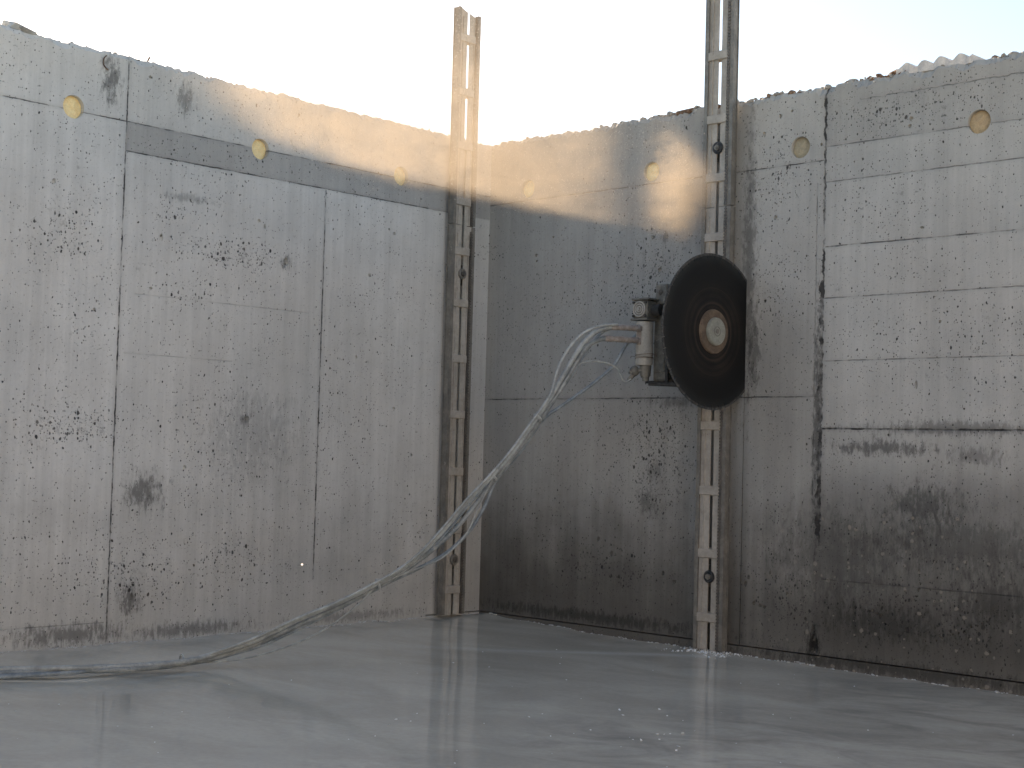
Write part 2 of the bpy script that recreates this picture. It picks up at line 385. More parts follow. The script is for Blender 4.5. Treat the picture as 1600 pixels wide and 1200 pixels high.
bm = bmesh.new()
xs = [-.02 + .07*i for i in range(100)] + [7.0 + .43*i for i in range(6)]
ys = [.02 - .08*i for i in range(100)] + [-8.0 - .5*i for i in range(4)]
def zfloor(x, y):
    t = min(max(x/1.2, 0), 1); t = t*t*(3-2*t)
    e = math.exp(-abs(y)*6) + math.exp(-abs(x)*6)
    return -.012 - .034*t - .012*min(max((x-1.8)/1.0, 0), 1) + .012*e*noise.noise(Vector((x*5, y*5, 0))) + .005*e*noise.noise(Vector((x*19, y*19, 0)))
G = [[bm.verts.new((x, y, zfloor(x, y))) for y in ys] for x in xs]
for i in range(len(xs)-1):
    for j in range(len(ys)-1): bm.faces.new((G[i][j], G[i+1][j], G[i+1][j+1], G[i][j+1]))
tag(obj('wet_slurry_floor', bm, M_SLURRY, smooth=True), 'wet grey cutting slurry lying over the pit floor', kind='structure')

def wall(name, mat, axis, a0, a1, face, back, seed, amp=1.0, step=.012, bottom=-.15, top=2.9):
    """upright wall with a broken top edge; axis 'x' runs along x with its face at y=face"""
    bm = bmesh.new(); rows = []
    n = int(abs(a1-a0)/step)
    for i in range(n+1):
        a = a0 + (a1-a0)*i/n
        N = lambda f, k, s=0.0: noise.noise(Vector((a*f, k+seed, s)))
        zt = top + amp*(.010*N(1.3, 1) + .012*N(6, 2) + .011*N(22, 3) + .006*N(60, 4))
        chip = amp*max(0, .012 + .030*N(9, 5) + .014*N(40, 6)); back_d = abs(back-face)
        sgn = 1 if back > face else -1
        prof = [(face, bottom), (face, zt-.012-chip), (face+sgn*(.004+chip*.8), zt-.002), (face+sgn*(.05+.01*N(12, 7)), zt+amp*.012*N(16, 8)),
                (face+sgn*back_d*.5, zt+amp*.016*N(14, 9)), (back-sgn*.02, zt+amp*.012*N(14, 10)), (back, zt-.03), (back, bottom)]
        rows.append([bm.verts.new((a, d, z) if axis == 'x' else (d, a, z)) for d, z in prof])
    for p, q in zip(rows, rows[1:]):
        for k in range(8): bm.faces.new((p[k], q[k], q[(k+1) % 8], p[(k+1) % 8]))
    bm.faces.new(rows[0]); bm.faces.new(rows[-1])
    o = obj(name, bm, mat)
    return o

def top_z(a, seed, amp):
    N = lambda f, k: noise.noise(Vector((a*f, k+seed, 0)))
    return 2.9 + amp*(.010*N(1.3, 1) + .012*N(6, 2) + .011*N(22, 3) + .006*N(60, 4))
def odd_pit(bm, c, r, stretch, depth, axis, seed):
    q = bmesh.ops.create_icosphere(bm, subdivisions=2, radius=1.0)
    for v in q['verts']:
        k = 1 + .5*noise.noise(v.co*1.6 + Vector((seed*5.3, 0, 0)))
        w = Vector((v.co.x*r*k, v.co.y*depth, v.co.z*r*stretch*k))
        v.co = Vector(c) + (w if axis == 'x' else Vector((w.y, w.x, w.z)))

HOLES_L = [(2.876, 2.589, .0565), (1.766, 2.572, .0565), (.749, 2.586, .0565)]
HOLES_R = [(.320, 2.589, .0545), (1.275, 2.586, .0555), (2.254, 2.601, .0565), (3.236, 2.600, .0575)]
# left wall
wl = wall('concrete_wall', M_LEFT, 'y', -9.6, .25, 0.0, -.25, 3.0)
tag(wl, 'left light grey concrete wall with a darker band below its three cream plugged holes', 'wall')
c1 = bmesh.new()
for u, z, r in HOLES_L: cyl(c1, (-.07, -u, z), (.05, -u, z), r, n=48)
for i, (y, z, r, st_) in enumerate([(-2.961, 2.214, .012, 1), (-1.569, 1.985, .017, 1.5), (-.971, 1.976, .012, 1), (-1.758, 2.185, .011, 1), (-1.795, 1.118, .016, 1), (-2.41, 1.755, .012, .6), (-2.17, .86, .012, 1),
        (-2.45, .215, .011, 1.6), (-.79, 2.24, .011, 1), (-.83, 2.26, .008, 1), (-1.72, 2.16, .009, 1.6), (-2.36, 2.02, .012, 1.6), (-2.72, 1.62, .009, 1), (-2.46, 2.82, .010, 1), (-.75, 1.22, .010, 1), (-.6, .95, .008, 1.2), (-1.05, 1.5, .008, 1.2)]):
    odd_pit(c1, (0, y, z), r, st_, .016, 'y', i)
d = (Vector((0, -1.388, .335)) - Vector((6.4, -6.4536, .9701))).normalized()
cyl(c1, Vector((0, -1.388, .335)) - d*.1, Vector((0, -1.388, .335)) + d*.55, .0065, n=12)
c2 = bmesh.new(); box(c2, -.05, .02, -.45, .02, -.0035, .0035)
boolean(wl, [c1, c2])
# right wall
wr = wall('concrete_wall', M_RIGHT, 'x', -.1, 9.3, 0.0, .25, 11.0, amp=1.25)
tag(wr, 'right concrete wall with board seams, dark stained foot and the saw cutting into it', 'wall')
c1 = bmesh.new()
for u, z, r in HOLES_R: cyl(c1, (u, -.05, z), (u, .07, z), r, n=48)
for i, (x, z, r, st_) in enumerate([(2.884, 2.664, .012, 1), (2.877, 2.627, .011, 1), (2.109, 2.247, .011, 1), (1.295, 2.21, .014, 1), (.403, 2.175, .012, .8), (.41, 2.14, .009, .8), (.541, 2.276, .008, .8),
        (1.35, 2.02, .016, 1.2), (1.965, .325, .013, 1.3), (1.985, .36, .011, 1.2), (2.02, .23, .011, 1), (2.06, .22, .013, .8), (2.085, .215, .010, .8), (2.39, .04, .022, 2.2), (2.38, .12, .012, 3), (2.13, 2.78, .010, 1.4),
        (2.03, 2.70, .010, 1.6), (2.2, 2.80, .008, 1), (2.38, 2.60, .008, 1.2), (2.95, 2.12, .012, .6), (3.05, 1.66, .008, 1), (2.93, 1.36, .008, 2.6), (1.66, 1.05, .008, 1.5), (1.15, 1.45, .009, 1), (.95, .5, .012, 1), (1.05, .42, .010, 1.8),
        (1.5, .30, .014, .8), (1.42, .34, .010, 1.4)]):
    odd_pit(c1, (x, 0, z), r, st_, .016, 'x', i+50)
def crack(bm, pts, axis='x'):
    for i, ((x0, z0), (x1, z1)) in enumerate(zip(pts, pts[1:])):
        n = max(2, int(math.hypot(x1-x0, z1-z0)/.022))
        for k in range(n):
            t = (k+random.random()*.6)/n
            odd_pit(bm, (x0+(x1-x0)*t + random.uniform(-.008, .008), 0, z0+(z1-z0)*t + random.uniform(-.008, .008)), random.uniform(.003, .008), random.uniform(.6, 1.6), .010, 'x', random.random()*50)
crack(c1, [(3.0, .13), (3.15, .19), (3.33, .27)]); crack(c1, [(2.95, .47), (2.97, .38), (2.93, .31)]); crack(c1, [(2.62, .27), (2.74, .25), (2.79, .19)]); crack(c1, [(2.12, .40), (2.17, .33), (2.25, .28)])
c2 = bmesh.new(); box(c2, 1.9315, 1.9365, -.02, .12, .003, 1.45)
c3 = bmesh.new(); box(c3, .004, 9.1, -.02, .05, -.0035, .0035)
boolean(wr, [c1, c2, c3])
# two unseen walls, set close behind the camera to bounce warm sunlight
o = wall('concrete_wall', M_REAR, 'x', -.0, 9.2, -9.5, -9.75, 21.0, step=.08); tag(o, 'unseen concrete wall behind the camera, facing the right wall', 'wall')
o = wall('concrete_wall', M_REAR2, 'y', -9.75, .25, 9.2, 9.45, 31.0, step=.08); tag(o, 'unseen sunlit concrete wall behind the camera, facing the left wall', 'wall')

# ------------------------------------------------------------------ hole plugs
def plug(loc, r, axis, mat, label, seed):
    bm = bmesh.new(); rings = []; nr, ns = 7, 36
    for i in range(nr+1):
        rr = r*.985*i/nr; row = []
        for k in range(ns if i else 1):
            a = 2*math.pi*k/ns; u = rr*math.cos(a); w = rr*math.sin(a)
            h = .012*(1-((u+.01)**2+w*w)/(r*r)) + .005*noise.noise(Vector((u*45+seed, w*45, seed))) - .024
            row.append(bm.verts.new((u, -h*-1*-1, w)))
        rings.append(row)
    for k in range(ns): bm.faces.new((rings[0][0], rings[1][k], rings[1][(k+1) % ns]))
    for a, b in zip(rings[1:], rings[2:]):
        for k in range(ns): bm.faces.new((a[k], b[k], b[(k+1) % ns], a[(k+1) % ns]))
    back = [bm.verts.new((v.co.x, .05, v.co.z)) for v in rings[-1]]
    for k in range(ns): bm.faces.new((rings[-1][k], back[k], back[(k+1) % ns], rings[-1][(k+1) % ns]))
    bm.faces.new(back)
    o = obj('hole_plug', bm, mat, smooth=True); o.location = loc
    if axis == 'y': o.rotation_euler = (0, 0, R(90))
    return tag(o, label, 'plug', 'cream plugs in the drilled holes')
for i, ((u, z, r), lb) in enumerate(zip(HOLES_L, ['cream plug in the drilled hole farthest left on the left wall', 'cream plug on the left wall at the dark band, middle of its three', 'cream plug on the left wall nearest the left rail'])):
    plug((0, -u, z), r, 'y', M_FOAM, lb, i)
for i, ((u, z, r), lb, mt) in enumerate(zip(HOLES_R, ['plug veiled by the mist just right of the room corner', 'plug behind the thick mist just left of the right rail', 'dull grey cream plug just right of the right rail', 'tan plug in the drilled hole farthest right'], [M_FOAM, M_FOAM, M_FOAMG, M_FOAMT])):
    plug((u, 0, z), r, 'x', mt, lb, i+5)

# ------------------------------------------------------------------ guide rails (built facing -y, wall at y=0)
def rail(label, loc, rz, bars, top, bolts, bottom, gap, jag, boltm):
    t = thing('guide_rail', label, 'rail', loc, rz, 'saw guide rails')
    bx_ = lambda name, mat, *a, bev=.002: obj(name, (lambda b: (box(b, *a, bev=bev), b)[1])(bmesh.new()), mat, t)
    W2 = .0895
    for (z0, z1, last) in ((bottom, gap-.002, False), (gap+.002, top, True)):
        for s in (-1, 1):
            b = bmesh.new(); zt = z1 - (jag*.8 if (last and s > 0) else 0)
            xa, xb = sorted((s*W2, s*(W2-.015)))
            box(b, xa, xb, -.078, -.040, z0, zt, bev=.003)
            # small outward lips front and back
            xa, xb = sorted((s*(W2+.004), s*(W2-.019)))
            box(b, xa, xb, -.083, -.0775, z0+.001, zt-.001); box(b, xa, xb, -.0405, -.035, z0+.001, zt-.001)
            obj('side_beam', b, M_RAILD, t)
            b = bmesh.new(); n = 40; rows = []
            xa, xb = sorted((s*.0105, s*.072))
            for i in range(n+1):
                z = z0 + (zt-z0)*i/n; e = .0018*noise.noise(Vector((z*14, s, 0)))
                if last and i == n: z += .012*jag/.03*noise.noise(Vector((s*3, 5, 0)))
                rows.append([b.verts.new(c) for c in ((xa+(e if s > 0 else 0), -.073, z), (xb+(e if s < 0 else 0), -.073, z - (jag*.7 if i == n and last else 0)), (xb, -.067, z - (jag*.7 if i == n and last else 0)), (xa, -.067, z))])
            for p, q in zip(rows, rows[1:]):
                for k in range(4): b.faces.new((p[k], p[(k+1) % 4], q[(k+1) % 4], q[k]))
            b.faces.new(rows[0]); b.faces.new(rows[-1])
            # rib folded along the outer side of the plate
            xa, xb = sorted((s*.044, s*.0485)); box(b, xa, xb, -.0785, -.0725, z0+.004, zt-.05)
            obj('web_plate', b, M_RAIL, t)
        b = bmesh.new(); box(b, .056, .072, -.081, -.0745, z0+.002, z1-jag)
        zz = z0+.01
        while zz < z1-jag-.01:
            box(b, .0565, .0715, -.088, -.0808, zz, zz+.008); zz += .017
        obj('rack', b, M_RACK, t)
    for z in bars:
        b = bmesh.new(); box(b, -.074, .0555, -.0835, -.055, z-.024, z+.024, bev=.004)
        box(b, -.073, .0545, -.0545, -.045, z-.030, z+.030, bev=.003)
        obj('crossbar', b, M_RAIL, t)
    for z in bolts:
        b = bmesh.new(); box(b, -.07, .07, -.034, .0, z-.06, z+.06, bev=.004); obj('foot_pad', b, M_RAILD, t)
        b = bmesh.new(); cyl(b, (0, -.0735, z), (0, -.083, z), .034, n=32, bev=.003); ring(b, (0, -.083, z), (0, 1, 0), .025, .004)
        w = obj('clamp_washer', b, boltm, t, smooth=True)
        b = bmesh.new(); cyl(b, (0, -.0831, z), (0, -.093, z), .016, n=6); cyl(b, (0, -.0931, z), (0, -.100, z), .008, n=16)
        obj('nut', b, M_RAILD if boltm is M_BOLT else M_RACK, w)
    return t
rail('tall slotted rail on the right wall running behind the blade, top out of the picture', (1.7855, 0, 0), 0,
     [.135, .473, .806, 1.152, 1.49, 1.825, 2.162, 2.484, 2.801, 3.148, 3.49, 3.83, 4.17], 4.35, [.351, 2.644], -.035, 2.3246, .0, M_BOLT)
rail('slurry caked rail on the left wall beside the corner, its broken top against the sky', (0, -.3015, 0), R(90),
     [.152, .510, .857, 1.2, 1.536, 1.873, 2.187, 2.49, 2.83, 3.159, 3.49], 3.672, [.33, 2.051], .004, 2.346, .03, M_RAILD)

# ------------------------------------------------------------------ wall saw
HC = Vector((1.922, -.278, 1.632)); BR = .406
TB = Matrix.Translation(HC) @ Matrix.Rotation(R(-2.5), 4, 'Z') @ Matrix.Translation(-HC)
saw = thing('wall_saw', 'wall saw on the right rail with a big black blade cutting into the wall', 'saw', (1.78, -.1, 1.633))
Ti = Matrix.Translation(-Vector((1.78, -.1, 1.633)))
def sp(name, bm, mat, parent=saw, smooth=False, loc=None):
    if loc is None:
        bm.transform(Ti); o = obj(name, bm, mat, parent, smooth)
    else:
        o = obj(name, bm, mat, parent, smooth); o.location = loc
    return o
# blade: built about its own centre, axis x
bm = bmesh.new(); N_ = 44; seg = bmesh.new()
prof = []
for i in range(N_):
    a0 = 2*math.pi*i/N_; g = .0022/BR
    for (a, r) in ((a0-g, BR-.012), (a0-g*.9, BR-.024), (a0+g*.9, BR-.024), (a0+g, BR-.012)): prof.append((a, r))
    for k in range(1, 4): prof.append((a0+g+(2*math.pi/N_-2*g)*k/4, BR-.012))
fr = [bm.verts.new((.002, r*math.cos(a), r*math.sin(a))) for a, r in prof]; bk = [bm.verts.new((-.002, r*math.cos(a), r*math.sin(a))) for a, r in prof]
cf = bm.verts.new((.002, 0, 0)); cb = bm.verts.new((-.002, 0, 0)); n = len(prof)
for k in range(n):
    j = (k+1) % n
    bm.faces.new((fr[k], fr[j], bk[j], bk[k])); bm.faces.new((cf, fr[k], fr[j])); bm.faces.new((cb, bk[j], bk[k]))
bl = sp('blade', bm, M_BLADE, loc=HC - Vector((1.78, -.1, 1.633))); bl.rotation_euler = (0, 0, R(-2.5))
for i in range(N_):
    a0 = 2*math.pi*i/N_; g = .0024/BR; A = [a0+g+(2*math.pi/N_-2*g)*k/4 for k in range(5)]
    q = []
    for a in A:
        q.append([seg.verts.new((sx*.0028, rr*math.cos(a), rr*math.sin(a))) for sx, rr in ((1, BR-.0118), (1, BR), (-1, BR), (-1, BR-.0118))])
    for p, r_ in zip(q, q[1:]):
        for k in range(4): seg.faces.new((p[k], r_[k], r_[(k+1) % 4], p[(k+1) % 4]))
    seg.faces.new(q[0]); seg.faces.new(q[-1])
o = obj('diamond_rim', seg, M_SEG, bl)
bm = bmesh.new(); cyl(bm, HC+Vector((.0021, 0, 0)), HC+Vector((.014, 0, 0)), .117, .112, n=64, bev=.002); bm.transform(TB); sp('flange', bm, M_FLANGE, smooth=True)
bm = bmesh.new(); cyl(bm, HC+Vector((.0141, 0, 0)), HC+Vector((.030, 0, 0)), .074, .071, n=48, bev=.003)
bm.transform(TB); hub = sp('hub_cap', bm, M_HUB, smooth=True)
bm = bmesh.new(); cyl(bm, HC+Vector((.0301, 0, 0)), HC+Vector((.034, 0, 0)), .013, n=24, bev=.001); ring(bm, HC+Vector((.031, 0, 0)), (1, 0, 0), .024, .0022)
bm.transform(TB); sp('centre_bolt', bm, M_RAILD, hub, smooth=True)
bm = bmesh.new(); cyl(bm, HC+Vector((-.0021, 0, 0)), HC+Vector((-.02, 0, 0)), .110, n=48); cyl(bm, HC+Vector((-.02, 0, 0)), (1.69, HC.y, HC.z), .05, n=32); sp('drive_shaft', bm, M_HOUSD, smooth=True)
# carriage on the rail
bm = bmesh.new(); box(bm, 1.69, 1.872, -.175, -.094, 1.44, 1.82, bev=.006)
for z in (1.47, 1.79):
    for x in (1.70, 1.862): cyl(bm, (x, -.11, z), (x, -.05, z), .016, n=20)
sp('carriage', bm, M_HOUS)
# gearbox housing: tall plate that shows between motor and blade
bm = bmesh.new(); box(bm, 1.61, 1.70, -.375, -.176, 1.375, 1.775, bev=.008)
box(bm, 1.625, 1.70, -.385, -.2, 1.776, 1.885, bev=.006)
box(bm, 1.62, 1.69, -.382, -.374, 1.42, 1.62, bev=.003)
hs = sp('gearbox_housing', bm, M_HOUS)
bm = bmesh.new(); cyl(bm, (1.655, -.386, 1.845), (1.655, -.395, 1.845), .018, n=20, bev=.001); cyl(bm, (1.655, -.395, 1.845), (1.655, -.402, 1.845), .010, n=6); sp('housing_bolt', bm, M_RAILD, hs)
bm = bmesh.new(); box(bm, 1.55, 1.73, -.36, -.33, 1.365, 1.378); box(bm, 1.60, 1.86, -.40, -.375, 1.350, 1.366, bev=.003); box(bm, 1.705, 1.72, -.39, -.378, 1.366, 1.50); cyl(bm, (1.61, -.387, 1.36), (1.90, -.387, 1.345), .010, n=12)
sp('guard_bracket', bm, M_HOUSD)
# motor standing upright in front of the housing
MX, MY = 1.592, -.425
bm = bmesh.new(); cyl(bm, (MX, MY, 1.455), (MX, MY, 1.685), .046, n=40, bev=.004)
mo = sp('motor', bm, M_MOTOR, smooth=True)
bm = bmesh.new()
for z in (1.50, 1.492, 1.513): ring(bm, (MX, MY, z), (random.uniform(-.08, .08), random.uniform(-.08, .08), 1), .0475, .0014, n=36, k=6)
tube(bm, [(MX+.047, MY, 1.507), (MX+.075, MY-.005, 1.51), (MX+.085, MY, 1.498)], .0014, 6); tube(bm, [(MX-.04, MY-.03, 1.500), (MX-.06, MY-.035, 1.503), (MX-.066, MY-.03, 1.494)], .0014, 6)
sp('wire_wrap', bm, M_REBAR, mo)
bm = bmesh.new(); box(bm, MX-.012, MX+.014, MY-.052, MY-.044, 1.56, 1.63, bev=.002); sp('rating_plate', bm, M_HOSEP, mo)
bm = bmesh.new(); box(bm, MX-.046, MX+.046, MY-.046, MY+.05, 1.700, 1.795, bev=.006); box(bm, MX-.056, MX+.056, MY-.054, MY+.056, 1.690, 1.700, bev=.002); box(bm, MX-.054, MX+.06, MY-.052, MY+.05, 1.796, 1.806, bev=.002)
vb = sp('valve_block', bm, M_HOUS)
bm = bmesh.new()
for rr in (.038, .026, .014): ring(bm, (MX-.002, MY-.05, 1.748), (0, 1, 0), rr, .0042, n=32)
cyl(bm, (MX-.002, MY-.044, 1.748), (MX-.002, MY-.058, 1.748), .008, n=16); sp('port_rings', bm, M_MOTOR, vb, smooth=True)
for dx in (-.038, .040):
    for dz in (.034, -.036):
        bm = bmesh.new(); cyl(bm, (MX+dx, MY-.0455, 1.748+dz), (MX+dx, MY-.056, 1.748+dz), .007, n=6); sp('block_bolt', bm, M_HOUSD, vb)
bm = bmesh.new(); cyl(bm, (MX+.046, MY+.01, 1.745), (MX+.092, MY+.015, 1.745), .030, n=24, bev=.002); sp('adjuster_knob', bm, M_HOUSD, smooth=True)
# cap and drain valve below the motor
bm = bmesh.new(); cyl(bm, (MX+.01, MY, 1.455), (MX+.01, MY, 1.395), .032, .026, n=24, bev=.003); cyl(bm, (MX+.012, MY, 1.396), (MX+.012, MY, 1.372), .018, n=8); sp('motor_cap', bm, M_HOUS)
bm = bmesh.new()
r = bmesh.ops.create_uvsphere(bm, u_segments=20, v_segments=12, radius=.026)
for v in r['verts']: v.co = Vector((v.co.x, v.co.y, v.co.z*1.1)) + Vector((MX-.035, MY-.035, 1.424))
cyl(bm, (MX-.035, MY-.035, 1.424), (MX+.01, MY-.01, 1.430), .012, n=16); cyl(bm, (MX-.038, MY-.040, 1.405), (MX-.055, MY-.06, 1.375), .013, .010, n=16)
sp('drain_valve', bm, M_HOUS, smooth=True)
for z, ln in ((1.652, .165), (1.578, .175)):
    pass

# ------------------------------------------------------------------ hoses
HOSES = {
'a thick': (0.014, [(1.593, -0.488, 1.645), (1.563, -0.563, 1.647), (1.536, -0.634, 1.643), (1.502, -0.721, 1.61), (1.475, -0.788, 1.543), (1.453, -0.844, 1.451), (1.43, -0.903, 1.35), (1.409, -0.958, 1.25), (1.391, -1.03, 1.153), (1.35, -1.136, 0.996), (1.304, -1.252, 0.856), (1.264, -1.356, 0.75), (1.222, -1.463, 0.617), (1.174, -1.584, 0.481), (1.129, -1.698, 0.395), (1.09, -1.799, 0.333), (1.023, -1.969, 0.251), (0.956, -2.141, 0.18), (0.879, -2.337, 0.085), (0.815, -2.501, 0.032), (0.833, -2.697, 0.01), (0.81, -2.961, 0.01), (0.704, -3.205, 0.01), (0.584, -3.433, 0.01), (0.395, -3.756, 0.01)]),
'b thick': (0.014, [(1.586, -0.478, 1.583), (1.557, -0.553, 1.585), (1.515, -0.659, 1.582), (1.484, -0.738, 1.547), (1.462, -0.795, 1.477), (1.44, -0.851, 1.376), (1.414, -0.916, 1.268), (1.381, -0.986, 1.152), (1.34, -1.093, 1.003), (1.293, -1.213, 0.849), (1.257, -1.304, 0.724), (1.217, -1.405, 0.598), (1.169, -1.528, 0.485), (1.113, -1.67, 0.381), (1.075, -1.769, 0.318), (1.009, -1.937, 0.233), (0.941, -2.11, 0.156), (0.858, -2.321, 0.064), (0.799, -2.472, 0.014), (0.816, -2.678, -0.002), (0.821, -2.967, -0.002), (0.697, -3.201, -0.002), (0.609, -3.445, -0.002), (0.482, -3.794, -0.002)]),
'c mid': (0.008, [(1.564, -0.617, 1.656), (1.53, -0.704, 1.644), (1.492, -0.8, 1.601), (1.461, -0.88, 1.514), (1.441, -0.931, 1.414), (1.429, -0.962, 1.298), (1.414, -1.0, 1.225), (1.4, -1.05, 1.159), (1.355, -1.164, 0.995), (1.316, -1.278, 0.862), (1.27, -1.393, 0.738), (1.232, -1.49, 0.618), (1.192, -1.593, 0.501), (1.15, -1.7, 0.409), (1.103, -1.819, 0.341), (1.034, -1.997, 0.25), (0.966, -2.169, 0.182), (0.895, -2.35, 0.099), (0.831, -2.513, 0.041), (0.779, -2.667, 0.004), (0.743, -2.919, 0.004), (0.652, -3.176, 0.004), (0.532, -3.406, 0.004), (0.307, -3.717, 0.004)]),
'd mid': (0.01, [(1.556, -0.446, 1.62), (1.539, -0.515, 1.555), (1.523, -0.585, 1.45), (1.489, -0.671, 1.369), (1.449, -0.773, 1.291), (1.409, -0.874, 1.218), (1.374, -0.964, 1.149), (1.334, -1.067, 0.997), (1.284, -1.195, 0.843), (1.262, -1.25, 0.711), (1.234, -1.32, 0.591), (1.192, -1.429, 0.484), (1.131, -1.583, 0.397), (1.065, -1.753, 0.319), (1.002, -1.912, 0.237), (0.934, -2.085, 0.147), (0.852, -2.297, 0.056), (0.787, -2.463, 0.006), (0.81, -2.674, -0.006), (0.75, -2.923, -0.006), (0.737, -3.223, -0.006), (0.679, -3.48, -0.006), (0.612, -3.852, -0.006)]),
'e thin': (0.005, [(1.56, -0.491, 1.381), (1.55, -0.515, 1.366), (1.542, -0.537, 1.372), (1.536, -0.552, 1.405), (1.533, -0.586, 1.436), (1.516, -0.629, 1.454), (1.482, -0.717, 1.462), (1.452, -0.792, 1.438), (1.444, -0.869, 1.362), (1.422, -0.924, 1.268), (1.389, -1.009, 1.167), (1.348, -1.112, 1.019), (1.303, -1.228, 0.859), (1.265, -1.297, 0.706), (1.241, -1.357, 0.57), (1.195, -1.475, 0.454), (1.135, -1.628, 0.39), (1.087, -1.78, 0.328), (1.05, -1.873, 0.239), (0.997, -1.982, 0.147), (0.941, -2.125, 0.07), (0.859, -2.319, 0.008), (0.801, -2.489, -0.011), (0.735, -2.617, -0.011), (0.672, -2.875, -0.011), (0.628, -3.161, -0.011), (0.523, -3.4, -0.011), (0.33, -3.727, -0.011)]),
'f blue': (0.008, [(1.528, -0.599, 1.642), (1.508, -0.651, 1.622), (1.487, -0.702, 1.576), (1.464, -0.763, 1.486), (1.442, -0.819, 1.391), (1.412, -0.895, 1.286), (1.379, -0.979, 1.168), (1.331, -1.101, 0.99), (1.285, -1.219, 0.843), (1.244, -1.323, 0.736), (1.206, -1.421, 0.61), (1.16, -1.537, 0.472), (1.113, -1.658, 0.39), (1.068, -1.772, 0.314), (1.005, -1.933, 0.223), (0.94, -2.098, 0.143), (0.865, -2.289, 0.056), (0.798, -2.46, 0.01), (0.73, -2.624, -0.008), (0.738, -2.916, -0.008), (0.71, -3.207, -0.008), (0.62, -3.45, -0.008), (0.508, -3.806, -0.008)]),
}
hb = thing('hose_bundle', 'bundle of grey slurry coated hoses sweeping from the saw down to the floor', 'hoses', (1.3, -1.24, 0))
hi = Matrix.Translation(-Vector((1.3, -1.24, 0)))
def hp_(name, bm, mat, smooth=True, parent=hb):
    bm.transform(hi); return obj(name, bm, mat, parent, smooth)
HM = {'a thick': M_HOSE, 'b thick': M_HOSEM, 'c mid': M_HOSE, 'd mid': M_HOSED, 'e thin': M_HOSE, 'f blue': M_HOSED}
for k, (r, pts) in HOSES.items():
    bm = bmesh.new(); r *= .88
    tube(bm, pts, r, 12, .015, .10); h = hp_('hose', bm, HM[k])
    if 'thick' in k:      # pale stiff fittings where the two thick hoses meet the motor
        bm = bmesh.new(); p0 = Vector(pts[0]); p1 = Vector(pts[2])
        dv = (p1-p0); q0 = p0 + (Vector((MX, MY, p0.z))-p0).normalized()*.034; tube(bm, [q0, p0, p0 + dv*.3, p0 + dv*.65, p1], r+.0032, 14, .01, .12)
        cyl(bm, q0, p0, r+.008, n=6)
        obj_ = hp_('hose_fitting', bm, M_HOSEP)
for c, nx in (((1.386, -1.016, 1.157), 0), ((1.299, -1.238, .853), 0), ((1.084, -1.786, .328), 0), ((.747, -2.646, .000), 0)):
    bm = bmesh.new(); c = Vector(c)
    tdir = {1.157: Vector((-.30, -.75, -1)), .853: Vector((-.30, -.72, -1)), .328: Vector((-.4, -1, -.45)), .0: Vector((-.3, -1, -.1))}[round(c.z, 3)].normalized()
    for kk in range(3): ring(bm, c + tdir*(.004*kk-.004) + Vector((0, 0, .002)), tdir + Vector((0, 0, .05*kk)), (.023 if c.z > .01 else .026) + .003*math.sin(kk*2), .0022, n=30, k=6)
    box(bm, c.x-.004, c.x+.004, c.y-.004, c.y+.004, c.z+.022, c.z+.031)
    hp_('cable_tie', bm, M_TIE, smooth=False)
# short dark lead from the drain valve to the thin hose end
bm = bmesh.new(); e0 = Vector(HOSES['e thin'][1][0])
tube(bm, [(MX-.050, MY-.055, 1.385), (MX-.055, MY-.062, 1.372), e0*.5 + Vector((MX-.055, MY-.062, 1.372))*.5, e0], .0055, 8, .008); hp_('valve_lead', bm, M_HOUSD)

# ------------------------------------------------------------------ things on top of the walls
def stub(x, y, z0, h, lean, label, r=.006):
    bm = bmesh.new(); tube(bm, [(0, 0, -.03), (lean*.5, 0, h*.5), (lean, lean*.3, h)], r, 8, .01, .15)
    o = obj('rebar_stub', bm, M_REBAR, smooth=True); o.location = (x, y, z0); tag(o, label, 'rebar', 'rebar stubs on the wall tops')
stub(.134, .04, 2.90, .075, .0, 'short straight bar standing up on the right wall just right of the corner', .005)
stub(-.04, -1.409, 2.90, .035, .0, 'stub of bar on the left wall midway between two cream holes')
stub(-.05, -2.455, 2.885, .045, .022, 'bent tip of bar on the left wall top above the dark stain', .005)
bm = bmesh.new()
tube(bm, [(.004, -2.712, 2.875), (.010, -2.730, 2.855), (.008, -2.728, 2.825), (.004, -2.700, 2.805)], .003, 8, .008)
o = obj('tie_wire', bm, M_REBAR, smooth=True); tag(o, 'curl of wire hanging on the left wall above the dark stain', 'wire')
bm = bmesh.new(); rock(bm, (0, 0, -.012), .06, 4.0, .4); rock(bm, (0, -.07, -.006), .04, 9.0, .5); box(bm, -.05, .04, -.09, .04, -.022, .010, jit=.014)
o = obj('concrete_chunk', bm, M_CRUMB); o.location = (-.07, -3.10, 2.920); o.rotation_euler = (R(-9), 0, 0); tag(o, 'broken concrete slab chunk on the far left of the left wall top', 'rubble')
bm = bmesh.new(); rock(bm, (0, 0, 0), .045, 8.0, .8)
o = obj('concrete_chunk', bm, M_RUBD); o.location = (2.775, .05, 2.912); tag(o, 'dark brown lump on the right wall beside the white wavy sheet', 'rubble')
bm = bmesh.new(); box(bm, -.075, .075, -.03, .03, -.015, .015, bev=.004, jit=.004)
o = obj('brick_fragment', bm, M_RUBD); o.location = (1.50, .05, 2.903); o.rotation_euler = (0, R(-4), R(8)); tag(o, 'flat brick fragment on the right wall top just left of the right rail', 'rubble')
